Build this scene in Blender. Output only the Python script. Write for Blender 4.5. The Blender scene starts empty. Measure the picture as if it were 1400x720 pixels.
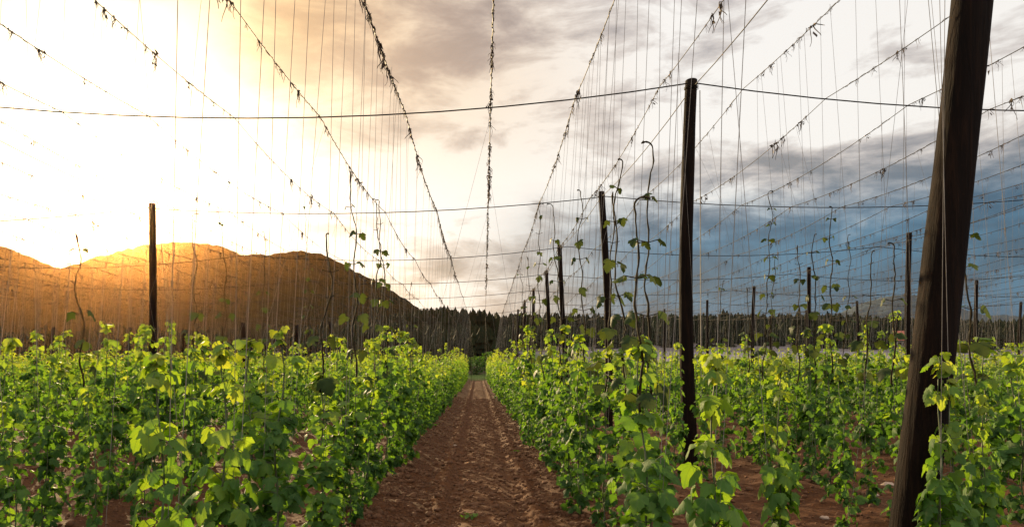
import bpy, math, random
import numpy as np
from mathutils import Vector, noise as mnoise

RNG = np.random.default_rng(11)
random.seed(11)
scene = bpy.context.scene
COL = scene.collection
F, CX, HZ, EYE = 933.0, 650.0, 500.0, 1.62      # photo pixels: focal length, vanishing point, horizon; eye height


def at(px, py, d):
    return np.array([(px - CX) * d / F, d, EYE + (HZ - py) * d / F])


# ------------------------------------------------------------------ object helpers
def link_mesh(name, V, faces, mat=None, parent=None, attrs=None, smooth=True):
    """V (n,3); faces: list of int arrays (m,3) or (m,4)."""
    me = bpy.data.meshes.new(name)
    V = np.asarray(V, dtype=np.float32)
    me.vertices.add(len(V))
    me.vertices.foreach_set('co', V.ravel())
    faces = [np.asarray(f, dtype=np.int32) for f in faces if len(f)]
    loops = np.concatenate([f.ravel() for f in faces])
    tot = np.concatenate([np.full(len(f), f.shape[1], dtype=np.int32) for f in faces])
    start = np.concatenate([[0], np.cumsum(tot)[:-1]]).astype(np.int32)
    me.loops.add(len(loops))
    me.loops.foreach_set('vertex_index', loops)
    me.polygons.add(len(tot))
    me.polygons.foreach_set('loop_start', start)
    me.polygons.foreach_set('loop_total', tot)
    me.polygons.foreach_set('use_smooth', np.full(len(tot), smooth, dtype=bool))
    for k, a in (attrs or {}).items():
        at_ = me.attributes.new(k, 'FLOAT', 'POINT')
        at_.data.foreach_set('value', np.asarray(a, dtype=np.float32))
    me.update(calc_edges=True)
    if mat:
        me.materials.append(mat)
    return link_obj(name, me, parent)


def link_obj(name, data, parent=None):
    o = bpy.data.objects.new(name, data)
    COL.objects.link(o)
    if parent is not None:
        o.parent = parent
    return o


def tag(o, label=None, cat=None, group=None, kind=None):
    if label: o['label'] = label
    if cat: o['category'] = cat
    if group: o['group'] = group
    if kind: o['kind'] = kind
    return o


class Geo:
    """Collects tubes and polygons into one mesh."""
    def __init__(s):
        s.V, s.T, s.Q, s.A, s.n = [], [], [], [], 0
        s.L = []

    def add(s, V, T=None, Q=None, a=0.5, L=None):
        V = np.asarray(V, dtype=float)
        s.L.append(np.zeros((len(V), 2)) if L is None else L)
        if T is not None and len(T): s.T.append(np.asarray(T) + s.n)
        if Q is not None and len(Q): s.Q.append(np.asarray(Q) + s.n)
        s.V.append(V)
        s.A.append(np.full(len(V), a) if np.isscalar(a) else np.asarray(a))
        s.n += len(V)

    def tube(s, pts, r, sides=5, a=0.5, cap=True):
        pts = np.asarray(pts, dtype=float)
        n = len(pts)
        r = np.full(n, r) if np.isscalar(r) else np.asarray(r, dtype=float)
        t = np.gradient(pts, axis=0)
        t /= np.linalg.norm(t, axis=1, keepdims=True) + 1e-9
        ref = np.array([1.0, 0, 0]) if abs(t[:, 0]).mean() < .8 else np.array([0, 0, 1.0])
        u = np.cross(t, ref); u /= np.linalg.norm(u, axis=1, keepdims=True) + 1e-9
        v = np.cross(t, u)
        an = np.arange(sides) * 2 * math.pi / sides
        V = pts[:, None, :] + r[:, None, None] * (np.cos(an)[None, :, None] * u[:, None, :] + np.sin(an)[None, :, None] * v[:, None, :])
        i = np.arange(n - 1)[:, None] * sides
        j = np.arange(sides)[None, :]
        k = (j + 1) % sides
        Q = np.stack([i + j, i + k, i + sides + k, i + sides + j], -1).reshape(-1, 4)
        V = V.reshape(-1, 3)
        T = []
        if cap and sides > 2:
            for b, o in ((0, 1), ((n - 1) * sides, 0)):
                for q in range(1, sides - 1):
                    T.append((b, b + q + 1, b + q) if o else (b, b + q, b + q + 1))
        s.add(V, T, Q, a)

    def arrays(s):
        V = np.concatenate(s.V)
        fs = []
        if s.T: fs.append(np.concatenate(s.T))
        if s.Q: fs.append(np.concatenate(s.Q))
        return V, fs, np.concatenate(s.A)

    def build(s, name, mat, parent=None, smooth=True):
        V, fs, A = s.arrays()
        at_ = {'tint': A}
        if mat == M.get('hop_leaf'):
            L = np.concatenate(s.L)
            if L.any(): at_.update(leaf_x=L[:, 0], leaf_y=L[:, 1])
        return link_mesh(name, V, fs, mat, parent, at_, smooth)


# value noise (vectorised) for terrain
def hash2(ix, iy, seed):
    h = (ix.astype(np.int64) * 374761393 + iy.astype(np.int64) * 668265263 + seed * 974634777) & 0xffffffff
    h = ((h ^ (h >> 13)) * 1274126177) & 0xffffffff
    return ((h ^ (h >> 16)) & 0xffff) / 65535.0


def vnoise(x, y, seed=0):
    ix, iy = np.floor(x), np.floor(y)
    fx, fy = x - ix, y - iy
    fx, fy = fx * fx * (3 - 2 * fx), fy * fy * (3 - 2 * fy)
    a, b = hash2(ix, iy, seed), hash2(ix + 1, iy, seed)
    c, d = hash2(ix, iy + 1, seed), hash2(ix + 1, iy + 1, seed)
    return (a * (1 - fx) + b * fx) * (1 - fy) + (c * (1 - fx) + d * fx) * fy


def fbm(x, y, octs=4, seed=0):
    s, a, tot = 0, 1.0, 0
    for o in range(octs):
        s = s + a * vnoise(x * 2 ** o, y * 2 ** o, seed + o)
        tot += a; a *= .5
    return s / tot


def sstep(a, b, x):
    t = np.clip((x - a) / (b - a), 0, 1)
    return t * t * (3 - 2 * t)


# ------------------------------------------------------------------ node helpers
class NT:
    def __init__(s, tree):
        s.t = tree; s.n = tree.nodes; s.l = tree.links

    def node(s, typ, **kw):
        n = s.n.new(typ)
        for k, v in kw.items(): setattr(n, k, v)
        return n

    def put(s, sock, v):
        if isinstance(v, bpy.types.NodeSocket): s.l.new(v, sock)
        else: sock.default_value = v

    def m(s, op, a, b=0.0, c=0.0):
        n = s.node('ShaderNodeMath', operation=op)
        for i, v in enumerate((a, b, c)): s.put(n.inputs[i], v)
        return n.outputs[0]

    def ss(s, a, b, x, lo=0.0, hi=1.0):
        n = s.node('ShaderNodeMapRange', interpolation_type='SMOOTHSTEP')
        s.put(n.inputs[0], x); s.put(n.inputs[1], a); s.put(n.inputs[2], b); s.put(n.inputs[3], lo); s.put(n.inputs[4], hi)
        return n.outputs[0]

    def mix(s, f, a, b, mode='MIX'):
        n = s.node('ShaderNodeMix', data_type='RGBA', blend_type=mode)
        s.put(n.inputs[0], f)
        for k, v in ((6, a), (7, b)):
            s.put(n.inputs[k], v if isinstance(v, bpy.types.NodeSocket) else (*v, 1.0))
        return n.outputs[2]

    def noise(s, vec, scale, detail=4, rough=.55, dist=0.0):
        n = s.node('ShaderNodeTexNoise')
        if vec is not None: s.l.new(vec, n.inputs['Vector'])
        n.inputs['Scale'].default_value = scale; n.inputs['Detail'].default_value = detail
        n.inputs['Roughness'].default_value = rough; n.inputs['Distortion'].default_value = dist
        return n.outputs['Fac']

    def comb(s, x, y, z):
        n = s.node('ShaderNodeCombineXYZ')
        for i, v in enumerate((x, y, z)): s.put(n.inputs[i], v)
        return n.outputs[0]

    def sep(s, v):
        n = s.node('ShaderNodeSeparateXYZ'); s.l.new(v, n.inputs[0])
        return n.outputs

    def ramp(s, f, stops):
        n = s.node('ShaderNodeValToRGB')
        el = n.color_ramp.elements
        while len(el) < len(stops): el.new(.5)
        for e, (p, c) in zip(el, stops): e.position = p; e.color = (*c, 1)
        s.put(n.inputs[0], f)
        return n.outputs[0]


def material(name, build):
    m = bpy.data.materials.new(name); m.use_nodes = True
    t = NT(m.node_tree)
    out = t.n['Material Output']; bs = t.n['Principled BSDF']
    build(t, bs, out)
    return m


def bump(t, bs, h, strength, dist):
    b = t.node('ShaderNodeBump'); b.inputs['Strength'].default_value = strength; b.inputs['Distance'].default_value = dist
    t.l.new(h, b.inputs['Height']); t.l.new(b.outputs[0], bs.inputs['Normal'])


def leaf_mat(t, bs, out):
    a = t.node('ShaderNodeAttribute', attribute_name='tint').outputs['Fac']
    oi = t.node('ShaderNodeObjectInfo').outputs['Random']
    a = t.m('ADD', a, t.m('MULTIPLY_ADD', oi, .12, -.06))
    tc = t.node('ShaderNodeTexCoord').outputs['Object']
    nz = t.noise(tc, 14, 3)
    a2 = t.m('ADD', a, t.m('MULTIPLY_ADD', nz, .3, -.15))
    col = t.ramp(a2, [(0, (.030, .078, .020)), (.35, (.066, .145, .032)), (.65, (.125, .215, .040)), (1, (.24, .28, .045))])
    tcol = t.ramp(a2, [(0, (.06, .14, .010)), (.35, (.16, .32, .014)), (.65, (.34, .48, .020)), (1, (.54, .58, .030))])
    lx = t.node('ShaderNodeAttribute', attribute_name='leaf_x').outputs['Fac']; ly = t.node('ShaderNodeAttribute', attribute_name='leaf_y').outputs['Fac']
    ax = t.m('ABSOLUTE', lx); rad = t.m('SQRT', t.m('ADD', t.m('MULTIPLY', lx, lx), t.m('MULTIPLY', ly, ly)))
    an = t.m('ARCTAN2', ax, t.m('ADD', ly, .02))
    dv = t.m('MULTIPLY', t.m('ABSOLUTE', t.m('SUBTRACT', t.m('FRACT', t.m('ADD', t.m('DIVIDE', an, .74), .5)), .5)), rad)
    fine = t.m('ABSOLUTE', t.m('SUBTRACT', t.m('FRACT', t.m('MULTIPLY', t.m('SUBTRACT', ly, t.m('MULTIPLY', ax, .8)), 6.5)), .5))
    vein = t.m('MAXIMUM', t.ss(.035, .006, dv), t.ss(.10, .02, fine, 0, .45))
    vein = t.m('MULTIPLY', vein, t.ss(.001, .02, rad))
    col = t.mix(t.m('MULTIPLY', vein, .45), col, (.20, .27, .09))
    tcol = t.mix(t.m('MULTIPLY', vein, .5), tcol, (.07, .13, .01))
    t.l.new(col, bs.inputs['Base Color'])
    bs.inputs['Roughness'].default_value = .6
    bs.inputs['Specular IOR Level'].default_value = .16
    bump(t, bs, t.m('ADD', t.noise(tc, 60, 2), t.m('MULTIPLY', vein, -.8)), .35, .004)
    tr = t.node('ShaderNodeBsdfTranslucent'); t.l.new(tcol, tr.inputs[0])
    mx = t.node('ShaderNodeMixShader'); mx.inputs[0].default_value = .5
    t.l.new(bs.outputs[0], mx.inputs[1]); t.l.new(tr.outputs[0], mx.inputs[2])
    t.l.new(mx.outputs[0], out.inputs['Surface'])


def stem_mat(t, bs, out):
    tc = t.node('ShaderNodeTexCoord').outputs['Object']
    t.l.new(t.ramp(t.noise(tc, 25, 3), [(.3, (.05, .055, .02)), (.7, (.09, .12, .04))]), bs.inputs['Base Color'])
    bs.inputs['Roughness'].default_value = .6


def shoot_mat(t, bs, out):
    tc = t.node('ShaderNodeTexCoord').outputs['Object']
    t.l.new(t.ramp(t.noise(tc, 18, 3), [(.35, (.018, .014, .008)), (.7, (.05, .035, .015))]), bs.inputs['Base Color'])
    bs.inputs['Roughness'].default_value = .8; bs.inputs['Specular IOR Level'].default_value = .1


def shoot_leaf_mat(t, bs, out):
    tc = t.node('ShaderNodeTexCoord').outputs['Object']
    t.l.new(t.ramp(t.noise(tc, 12, 3), [(.3, (.012, .026, .008)), (.7, (.035, .060, .016))]), bs.inputs['Base Color'])  # darker than the other leaves: backlit silhouette put into the colour
    bs.inputs['Roughness'].default_value = .6; bs.inputs['Specular IOR Level'].default_value = .12
    tr = t.node('ShaderNodeBsdfTranslucent'); tr.inputs[0].default_value = (.10, .13, .02, 1)
    mx = t.node('ShaderNodeMixShader'); mx.inputs[0].default_value = .3
    t.l.new(bs.outputs[0], mx.inputs[1]); t.l.new(tr.outputs[0], mx.inputs[2]); t.l.new(mx.outputs[0], out.inputs['Surface'])


def twine_mat(t, bs, out):
    tc = t.node('ShaderNodeTexCoord').outputs['Object']
    t.l.new(t.ramp(t.noise(tc, 8, 3), [(.3, (.15, .12, .085)), (.7, (.30, .25, .20))]), bs.inputs['Base Color'])
    bs.inputs['Roughness'].default_value = .7


def dry_mat(t, bs, out):
    tc = t.node('ShaderNodeTexCoord').outputs['Object']
    t.l.new(t.ramp(t.noise(tc, 20, 3), [(.3, (.022, .012, .006)), (.7, (.08, .042, .018))]), bs.inputs['Base Color'])
    bs.inputs['Roughness'].default_value = .8


def wire_mat(t, bs, out):
    tc = t.node('ShaderNodeTexCoord').outputs['Object']
    t.l.new(t.ramp(t.noise(tc, 3, 3), [(.3, (.007, .005, .004)), (.7, (.022, .014, .009))]), bs.inputs['Base Color'])
    bs.inputs['Specular IOR Level'].default_value = .08; bs.inputs['Roughness'].default_value = .6


def wood_mat(t, bs, out):
    tc = t.node('ShaderNodeTexCoord').outputs['Object']
    x, y, z = t.sep(tc)
    v = t.comb(t.m('MULTIPLY', x, 26), t.m('MULTIPLY', y, 26), t.m('MULTIPLY', z, 1.6))
    g = t.noise(v, 1.0, 6, .65, .6)
    p = t.noise(tc, 3.0, 4)
    c = t.ramp(g, [(.25, (.002, .0010, .0005)), (.5, (.0065, .0028, .0013)), (.75, (.020, .0085, .0036))])
    c = t.mix(t.ss(.45, .7, p, 0, .4), c, (.013, .0062, .003))
    t.l.new(c, bs.inputs['Base Color']); bs.inputs['Roughness'].default_value = .9; bs.inputs['Specular IOR Level'].default_value = .12
    bump(t, bs, g, .9, .02)


def soil_mat(light):
    def f(t, bs, out):
        tc = t.node('ShaderNodeTexCoord').outputs['Object']
        x, y, z = t.sep(tc)
        n1 = t.noise(tc, 34, 6, .72); n2 = t.noise(tc, 4.0, 5, .6); n3 = t.noise(tc, .5, 3)
        c = t.ramp(n1, [(.25, (.020, .007, .0025)), (.5, (.078, .027, .0075)), (.72, (.16, .060, .018)), (.85, (.27, .14, .07))])
        c = t.mix(t.ss(.35, .7, n2, 0, .55), c, (.145, .053, .015) if light else (.058, .021, .007))
        # beyond the hop field: grass, a pale bare strip, brown tilled ground
        n4 = t.noise(tc, .045, 4); n5 = t.noise(tc, 1.2, 4)
        yy = t.m('ADD', y, t.m('MULTIPLY_ADD', n4, 26, -13))
        grass = t.mix(n5, (.05, .08, .018), (.11, .15, .03))
        pale = t.mix(n5, (.16, .14, .15), (.32, .29, .31))
        brown = t.mix(n5, (.05, .035, .022), (.11, .075, .05))
        right = t.ss(0, 30, x)
        far = t.mix(t.ss(80, 88, yy), grass, t.mix(right, t.mix(t.ss(.42, .5, n4), grass, brown), pale))
        far = t.mix(t.ss(104, 106, yy), far, t.mix(right, t.mix(.5, pale, brown), pale))
        far = t.mix(t.ss(111, 113, yy), far, t.mix(right, brown, t.mix(.5, pale, brown)))
        far = t.mix(t.ss(122, 130, yy), far, brown)
        far = t.mix(t.ss(190, 260, y), far, (.03, .045, .016))
        c = t.mix(t.ss(74, 79, y), c, far)
        t.l.new(c, bs.inputs['Base Color'])
        bs.inputs['Roughness'].default_value = .92; bs.inputs['Specular IOR Level'].default_value = .2
        h = t.m('ADD', t.m('MULTIPLY', n1, .6), n2)
        bump(t, bs, h, .65, .03)
    return f


def forest_mat(t, bs, out):
    a = t.node('ShaderNodeAttribute', attribute_name='tint').outputs['Fac']
    t.l.new(t.ramp(a, [(0, (.005, .008, .004)), (1, (.014, .019, .007))]), bs.inputs['Base Color'])
    bs.inputs['Roughness'].default_value = .9; bs.inputs['Specular IOR Level'].default_value = .1


def hill_mat(t, bs, out):
    tc = t.node('ShaderNodeTexCoord').outputs['Object']
    n = t.noise(tc, .12, 6, .7); n2 = t.noise(tc, .012, 4)
    c = t.ramp(n, [(.3, (.005, .007, .003)), (.7, (.020, .022, .007))])
    c = t.mix(t.ss(.45, .65, n2, 0, .5), c, (.022, .017, .007))
    t.l.new(c, bs.inputs['Base Color']); bs.inputs['Roughness'].default_value = .95; bs.inputs['Specular IOR Level'].default_value = .05
    bump(t, bs, n, 1, 6)


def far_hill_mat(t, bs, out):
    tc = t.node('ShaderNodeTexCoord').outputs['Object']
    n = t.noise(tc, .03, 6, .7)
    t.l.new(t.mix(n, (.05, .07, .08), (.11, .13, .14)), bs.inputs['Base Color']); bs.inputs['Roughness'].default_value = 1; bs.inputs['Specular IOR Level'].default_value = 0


def plain(c, rough=.8):
    def f(t, bs, out):
        tc = t.node('ShaderNodeTexCoord').outputs['Object']
        n = t.noise(tc, 6, 5)
        t.l.new(t.mix(n, tuple(v * .7 for v in c), tuple(min(1, v * 1.25) for v in c)), bs.inputs['Base Color'])
        bs.inputs['Roughness'].default_value = rough
        bump(t, bs, n, .4, .01)
    return f


M = {k: material(k, f) for k, f in dict(
    hop_leaf=leaf_mat, hop_stem=stem_mat, shoot_bine=shoot_mat, shoot_leaf=shoot_leaf_mat, twine=twine_mat, dry_bine=dry_mat, rusty_wire=wire_mat, dark_wood=wood_mat,
    soil=soil_mat(False), path_soil=soil_mat(True), forest=forest_mat, hill=hill_mat,
    clod=plain((.13, .055, .023), .95), stone=plain((.42, .30, .22), .85), roof_tile=plain((.42, .12, .07)), render_wall=plain((.6, .54, .48)),
    far_hill=far_hill_mat).items()}

# ------------------------------------------------------------------ camera
cam = bpy.data.cameras.new('camera'); co = bpy.data.objects.new('camera', cam); COL.objects.link(co)
co.location = (0, 0, EYE); co.rotation_euler = (math.pi / 2, 0, 0)
cam.sensor_width = 36; cam.lens = F / 1400 * 36
cam.shift_x = (700 - CX) / 1400; cam.shift_y = (HZ - 360) / 1400
cam.clip_start = .05; cam.clip_end = 8000
scene.camera = co

# ------------------------------------------------------------------ light
SUN = np.array([(165 - CX) / F, 1, (HZ - 272) / F]); SUN /= np.linalg.norm(SUN)
sun_el = math.asin(SUN[2]); sun_az = math.atan2(SUN[0], SUN[1])
sl = bpy.data.lights.new('sun', 'SUN'); so = bpy.data.objects.new('sun', sl); COL.objects.link(so)
sl.energy = 5.0; sl.angle = math.radians(.6); sl.color = (1, .74, .40)
so.rotation_euler = Vector(SUN).to_track_quat('Z', 'Y').to_euler()

EV = 1.1
w = bpy.data.worlds.new('World'); scene.world = w; w.use_nodes = True
t = NT(w.node_tree)
bg = t.n['Background']
sky = t.node('ShaderNodeTexSky', sky_type='NISHITA')
sky.sun_disc = False; sky.sun_elevation = sun_el; sky.sun_rotation = sun_az
sky.air_density = 1.4; sky.dust_density = 2.0
gen = t.node('ShaderNodeTexCoord').outputs['Generated']
nv = t.node('ShaderNodeVectorMath', operation='NORMALIZE'); t.l.new(gen, nv.inputs[0]); D = nv.outputs[0]
dx, dy, dz = t.sep(D)
dt = t.node('ShaderNodeVectorMath', operation='DOT_PRODUCT'); t.l.new(D, dt.inputs[0]); dt.inputs[1].default_value = SUN
sd = t.m('MAXIMUM', dt.outputs['Value'], 0.0)
el = t.m('MAXIMUM', dz, 0.0)
q = t.m('ADD', el, .16)
P = t.comb(t.m('DIVIDE', dx, q), t.m('DIVIDE', dy, q), 0.0)
n1 = t.noise(P, 1.7, 9, .54, .3)
n2 = t.noise(P, .7, 6, .5, .3)
Pl = t.comb(t.m('MULTIPLY', dx, 2.8), t.m('MULTIPLY', dy, 2.8), t.m('MULTIPLY', dz, 8))
n3 = t.noise(Pl, 2.6, 10, .62, .35)
cl = t.m('ADD', t.m('ADD', t.m('MULTIPLY', n1, .35), t.m('MULTIPLY', n3, .45)), t.m('MULTIPLY', n2, .20))
def patch(px, py, wx, wy):
    v = np.array([(px - CX) / F, 1, (HZ - py) / F]); v /= np.linalg.norm(v)
    a = t.m('DIVIDE', t.m('SUBTRACT', t.m('DIVIDE', dx, t.m('MAXIMUM', dy, .05)), v[0] / v[1]), wx / F)
    b = t.m('DIVIDE', t.m('SUBTRACT', t.m('DIVIDE', dz, t.m('MAXIMUM', dy, .05)), v[2] / v[1]), wy / F)
    r2 = t.m('ADD', t.m('MULTIPLY', a, a), t.m('MULTIPLY', b, b))
    return t.m('MULTIPLY', t.m('POWER', 2.718, t.m('MULTIPLY', r2, -1.0)), t.ss(.25, .30, dy))
cl = t.m('SUBTRACT', cl, t.m('MULTIPLY', patch(1070, 225, 85, 36), .13))
cl = t.m('SUBTRACT', cl, t.m('MULTIPLY', patch(760, 160, 110, 40), .05))
cl = t.m('SUBTRACT', cl, t.m('MULTIPLY', patch(600, 60, 260, 90), .05))
cl = t.m('ADD', cl, t.m('MULTIPLY', patch(620, 260, 260, 60), .09))
cl = t.m('ADD', cl, t.m('MULTIPLY', patch(1000, 130, 260, 60), .05))
cl = t.m('ADD', cl, t.m('MULTIPLY', patch(1250, 60, 260, 130), .035))
cloud = t.ramp(cl, [(.39, (.27, .26, .27)), (.44, (.48, .44, .43)), (.485, (.72, .66, .62)), (.53, (1.0, .96, .91))])
warm = t.ss(.72, .97, sd)
high = t.ss(.20, .40, el)
cloud = t.mix(t.m('MULTIPLY', warm, high), cloud, t.mix(t.ss(.40, .56, cl), (.46, .31, .22), (.92, .70, .48)))
e2 = t.m('ADD', el, t.m('MULTIPLY_ADD', n3, .14, -.07))
bm = t.m('MULTIPLY', t.ss(.275, .17, e2), t.ss(.935, .74, sd))
blue = t.mix(t.ss(.38, .62, n3), (.012, .080, .17), (.04, .17, .31))
blue = t.mix(t.ss(.055, .0, el, 0, .6), blue, (.14, .27, .42))
des = t.mix(bm, cloud, blue)
glow = t.m('ADD', t.m('MULTIPLY', t.m('POWER', sd, 60.0), 1.8), t.m('MULTIPLY', t.m('POWER', sd, 26.0), .50))
gcol = t.mix(t.m('POWER', sd, 30.0), (1.0, .84, .52), (1.0, .93, .62))
gs = t.node('ShaderNodeVectorMath', operation='SCALE'); t.l.new(gcol, gs.inputs[0]); t.l.new(glow, gs.inputs['Scale'])
des = t.mix(1.0, des, gs.outputs[0], 'ADD')
g2 = t.node('ShaderNodeVectorMath', operation='SCALE'); g2.inputs[0].default_value = (1.0, .93, .72)
t.l.new(t.m('MULTIPLY', patch(60, 130, 230, 170), .75), g2.inputs['Scale'])
des = t.mix(1.0, des, g2.outputs[0], 'ADD')
des = t.mix(t.m('MULTIPLY', patch(400, 20, 130, 95), .75), des, t.mix(1.0, des, (1.0, .78, .46), 'MULTIPLY'))
fill = t.m('MULTIPLY_ADD', t.ss(.3, -.5, dy), 1.0, 1.0)  # unseen sky behind the camera brightened, added fill for the plant fronts
vs = t.node('ShaderNodeVectorMath', operation='SCALE'); t.l.new(des, vs.inputs[0])
t.l.new(t.m('MULTIPLY', fill, 10 / 2 ** EV), vs.inputs['Scale'])
t.l.new(t.mix(.90, sky.outputs[0], vs.outputs[0]), bg.inputs['Color'])
bg.inputs['Strength'].default_value = .1

# ------------------------------------------------------------------ ground sheet and dirt path
FIELD_END = 74.0
ROW0, PITCH = .10, 2.72           # rows at ROW0 +- PITCH/2, ...
def row_x(j, d):                  # j = ..., -2, -1, 1, 2, ...
    return ROW0 + (j - .5 if j > 0 else j + .5) * PITCH + .003 * d - (.30 if j == 1 else 0)


def height(x, y):
    x = np.asarray(x, dtype=float); y = np.asarray(y, dtype=float)
    rise = np.clip(y - 76, 0, None)
    z = np.where(rise < 70, rise * .10, 7.0 + (rise - 70) * .03)
    z = z - sstep(0, 8, rise) * 0
    z = z + (fbm(x * .02, y * .02, 3, 5) - .5) * 2.5 * sstep(0, 40, rise)
    inf = 1 - sstep(74, 80, y)
    xr = x - ROW0 - .003 * y
    ph = np.abs(((xr / PITCH) % 1.0) - .5)         # 0 on a row
    ridge = .13 * (1 - sstep(0, .26, ph))
    ruts = -.05 * np.exp(-((ph - .36) / .045) ** 2)
    lip = .05 * np.exp(-((np.abs(xr) - .54) / .06) ** 2) * (np.abs(xr) < 1)
    tyre = .016 * np.sin((y + .6 * np.abs(xr)) * 26) * np.exp(-((np.abs(xr) - .62) / .10) ** 2) * (np.abs(xr) < 1)
    near = 1 - sstep(12, 30, y)
    n = (fbm(x * 2.2, y * 2.2, 3, 1) - .5) * .07 + near * ((fbm(x * 9, y * 9, 3, 2) - .5) * .05)
    n = n * np.where(np.abs(xr) < .5, .5, 1.0)
    return z + inf * (ridge + ruts + lip + tyre + n)


def graded(lo, hi, step0, rate, c=0.0):
    v = [c]
    while v[-1] < hi: v.append(v[-1] + max(step0, rate * (v[-1] - c)))
    u = [c]
    while u[-1] > lo: u.append(u[-1] - max(step0, rate * (c - u[-1])))
    return np.array(u[:0:-1] + v)


ys = np.concatenate([[-60, -20, -5, 0, 1.5], graded(2, 2600, .035, .0085, 2.0)])
xs = graded(-1800, 1800, .045, .02, .1)
X, Y = np.meshgrid(xs, ys)
Z = height(X, Y)
nx, ny = len(xs), len(ys)
idx = np.arange(nx * ny).reshape(ny, nx)
Qd = np.stack([idx[:-1, :-1], idx[:-1, 1:], idx[1:, 1:], idx[1:, :-1]], -1).reshape(-1, 4)
xc = (X[:-1, :-1] + X[1:, 1:]) / 2; yc = (Y[:-1, :-1] + Y[1:, 1:]) / 2
onpath = ((np.abs(xc - ROW0 - .003 * yc) < .66 + .16 * (vnoise(yc * 1.7, xc * 0, 9) - .5)) & (yc > 1.5) & (yc < FIELD_END)).ravel()
VV = np.stack([X, Y, Z], -1).reshape(-1, 3)


def sub(mask):
    q = Qd[mask]; u, inv = np.unique(q, return_inverse=True)
    return VV[u], [inv.reshape(-1, 4)]


v_, f_ = sub(~onpath); tag(link_mesh('ground', v_, f_, M['soil']), kind='structure')
v_, f_ = sub(onpath); tag(link_mesh('dirt_path', v_, f_, M['path_soil']), kind='structure')


def gz(x, y): return float(height(x, y))


# loose clods on the soil
ICO = None
def blob(seed, n=8, m=5):
    r = np.random.default_rng(seed)
    th = np.linspace(0, math.pi, m); V = []
    for i, a in enumerate(th):
        for k in range(n):
            p = 2 * math.pi * k / n + .3 * i
            q = 1 + r.uniform(-.28, .28) if 0 < i < m - 1 else 1
            V.append((q * math.sin(a) * math.cos(p), q * math.sin(a) * math.sin(p), .72 * q * math.cos(a)))
    Q = [(i * n + k, (i + 1) * n + k, (i + 1) * n + (k + 1) % n, i * n + (k + 1) % n) for i in range(m - 1) for k in range(n)]
    return np.array(V), np.array(Q)


def clods():
    g = Geo()
    B = [blob(s, 6, 4) for s in range(6)]
    N = 14000
    d = 3.2 * np.exp(RNG.uniform(0, 1, N) * math.log(34 / 3.2))
    lim = np.minimum(6.5, d * .85)
    x = np.where(RNG.uniform(0, 1, N) < .42, RNG.uniform(-1.3, 1.4, N), RNG.uniform(-1, 1, N) * lim)
    zz = height(x, d)
    for i in range(N):
        V, Qq = B[i % 6]
        s = RNG.gamma(1.6, .0065) + .005 + .0006 * d[i]
        s = min(s, .05)
        a = RNG.uniform(0, 6.28); c, sn = math.cos(a), math.sin(a)
        W = V * s * RNG.uniform(.7, 1.3, 3)
        W = np.stack([W[:, 0] * c - W[:, 1] * sn, W[:, 0] * sn + W[:, 1] * c, W[:, 2]], 1) + (x[i], d[i], zz[i] + s * .25)
        g.add(W, None, Qq)
    o = g.build('soil_clods', M['clod'])
    tag(o, 'loose clods of red brown earth on the path and between the rows', 'soil', kind='stuff')


clods()
for k, (px, py, s, lab) in enumerate([
        (1214, 664, .085, 'pale flat stone on the red soil beside the leaning post'),
        (1196, 676, .05, 'small tan stone lying just below the pale flat stone near the leaning post'),
        (1128, 712, .045, 'small tan stone at the lower edge of the photo between two hop plants'),
        (622, 612, .03, 'small grey stone on the dirt path between the tyre marks'),
        (1320, 690, .06, 'tan stone on the soil just right of the leaning post')]):
    d = EYE * F / (py - HZ); x = (px - CX) * d / F
    V, Qq = blob(40 + k, 10, 7)
    o = link_mesh('stone', V * np.array([1.2, .9, .6]) * s, [Qq], M['stone'])
    o.location = (x, d, gz(x, d) + s * .2); o.rotation_euler.z = k
    tag(o, lab, 'stone', 'stones on the soil')

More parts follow.
